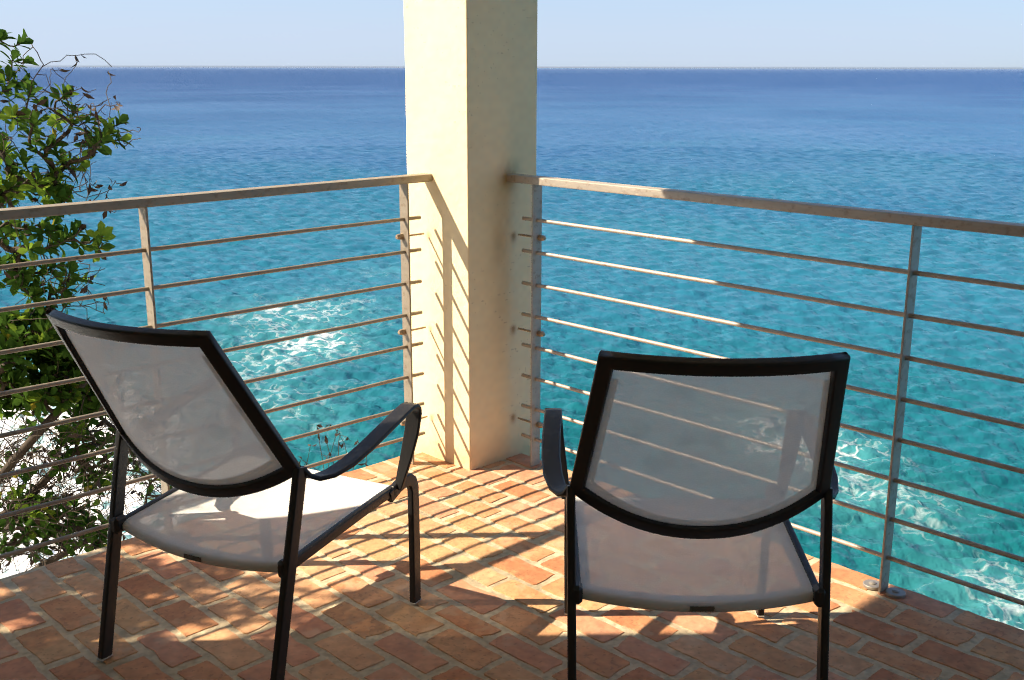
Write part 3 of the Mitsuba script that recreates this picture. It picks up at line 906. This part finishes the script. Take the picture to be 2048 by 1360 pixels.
# pipe-model radii
P = np.array(parent); NN = np.array(nodes)
load = np.zeros(len(NN))
for i, *_r2 in tips: load[i] += 1 if _r2[2] is not None else 0.12
for i in range(len(NN) - 1, 0, -1):
    load[P[i]] += load[i]
radius = np.minimum(0.0011 + 0.0019 * np.maximum(load, 0) ** 0.58, np.where(NN[:, 0] > -1.5, 0.020, 0.085))
children = [[] for _ in NN]
for i in range(1, len(NN)): children[P[i]].append(i)
chains = []
stack = [(0, None)]
while stack:
    i, par = stack.pop()
    ch = [i] if par is None else [par, i]
    while children[ch[-1]]:
        kids = sorted(children[ch[-1]], key=lambda k: -load[k])
        for k in kids[1:]: stack.append((k, ch[-1]))
        ch.append(kids[0])
    chains.append(ch)
tree = thing('seaside_tree', 'leafy tree with glossy green leaves and bare twigs behind the left railing', 'tree')
chains.sort(key=lambda c: -radius[c[1 if len(c) > 1 else 0]])
tw = []
for n, c in enumerate(chains):
    if len(c) < 2: continue
    rr = radius[c].copy(); rr[0] = min(rr[0], rr[1] * 1.15)
    m = sweep(NN[c], circle(1.0, 8 if n < 9 else 5 if rr[1] > 0.004 else 4), scale=rr)
    if n == 0: part(tree, 'trunk', m, 'bark', smooth=50)
    elif n < 9: part(tree, 'branch', m, 'bark', smooth=50)
    else: tw.append(m)
part(tree, 'twigs', join(tw), 'bark', smooth=50, stuff=True)
leaves = []
for i, q, d, lime, nl, size in tips:
    if lime is None:
        for k in range(g.integers(0, 4) if size == 0.0 and g.random() < 0.6 else 0):
            ld = unit(g.normal(size=3) + np.array([0, 0, -0.9]))
            leaves.append((q + g.normal(0, 0.012, 3), leaf_mesh(q + g.normal(0, 0.010, 3), ld, unit(g.normal(size=3)), g.uniform(0.022, 0.048), g.uniform(0.014, 0.024), g, curl=0.9, nseg=3), 'leaf_dead'))
        continue
    for b, ld, up, L, W in rosette(q, d, g, nl + int(g.integers(-1, 2)), size):
        u = g.random()
        mat = 'leaf_yellow' if u < 0.012 else 'leaf_dead' if u < 0.04 else ('leaf_lime' if (lime and u < 0.75) or u > 0.965 else 'leaf_green')
        leaves.append((b, leaf_mesh(b, ld, up, L, W, g, curl=0.12 + 0.3 * g.random()), mat))
def seen_size(l):
    v = l[1][0].mean(0) - CAM
    d, s = v[:2] @ fw, v[:2] @ rt
    if abs(s) > 0.49 * d or l[2] == 'leaf_dead': return 0.0
    return (np.ptp(l[1][0], axis=0) ** 2).sum() / d ** 2
leaves.sort(key=lambda l: -seen_size(l))
for b, m, mat in leaves[:300]:
    part(tree, 'leaf', m, mat, smooth=True)
for mat, nm in (('leaf_green', 'foliage'), ('leaf_lime', 'foliage'), ('leaf_yellow', 'foliage'), ('leaf_dead', 'dead_leaves')):
    ms = [m for _, m, k in leaves[300:] if k == mat]
    if ms: part(tree, nm, join(ms), mat, smooth=True, stuff=True)

# ------------------------------------------------------------------ dry twig rising past the floor edge beyond the left railing
g = np.random.default_rng(12)
sprig = thing('dry_sprig', 'bare dark sprig with shrivelled leaves rising beyond the left railing, over the left chair armrest', 'plant')
stems, dry = [], []
root = np.array([-0.22, 0.66, -0.75])
for k in range(9):
    end = np.array([[-0.30, 0.62, 0.02], [-0.26, 0.63, 0.09], [-0.19, 0.62, 0.08], [-0.12, 0.62, 0.01], [-0.06, 0.63, -0.02], [-0.23, 0.62, 0.04], [-0.16, 0.63, 0.05], [-0.33, 0.64, -0.04], [-0.02, 0.62, -0.03]][k])
    t = np.linspace(0, 1, 12)[:, None]
    pts = root + (end - root) * t + np.sin(np.pi * t) * g.normal(0, 0.06, 3) + np.sin(np.pi * t ** 4) * 0.05 * g.normal(size=3)
    stems.append(tube_path(pts, 0.003, 0.0011))
    for s in range(6):
        b = pts[-1 - (s % 4)] + g.normal(0, 0.003, 3)
        dry.append(leaf_mesh(b, unit(g.normal(size=3) + np.array([0, 0, -1.2])), unit(g.normal(size=3)), g.uniform(0.016, 0.034), g.uniform(0.010, 0.018), g, curl=0.9, nseg=3))
part(sprig, 'stems', join(stems), 'bark', smooth=50)
part(sprig, 'dead_leaves', join(dry), 'leaf_dead', smooth=True)

# ------------------------------------------------------------------ sea air
scene['haze_air'] = {'type': 'homogeneous', 'albedo': {'type': 'rgb', 'value': [0.40, 0.47, 0.58]}, 'sigma_t': {'type': 'rgb', 'value': [2.4e-5, 2.8e-5, 3.3e-5]}}
scene['haze'] = {'type': 'cube', 'to_world': T().translate([0, 0, (SEA_Z - 2.0 + 6.0) / 2]).scale([45000, 45000, (6.0 - SEA_Z + 2.0) / 2]), 'bsdf': {'type': 'null'}, 'interior': {'type': 'ref', 'id': 'haze_air'}}
labels['haze'] = {'label': 'pale sea haze softening the horizon', 'category': 'haze', 'kind': 'stuff'}
scene['camera']['medium'] = {'type': 'ref', 'id': 'haze_air'}
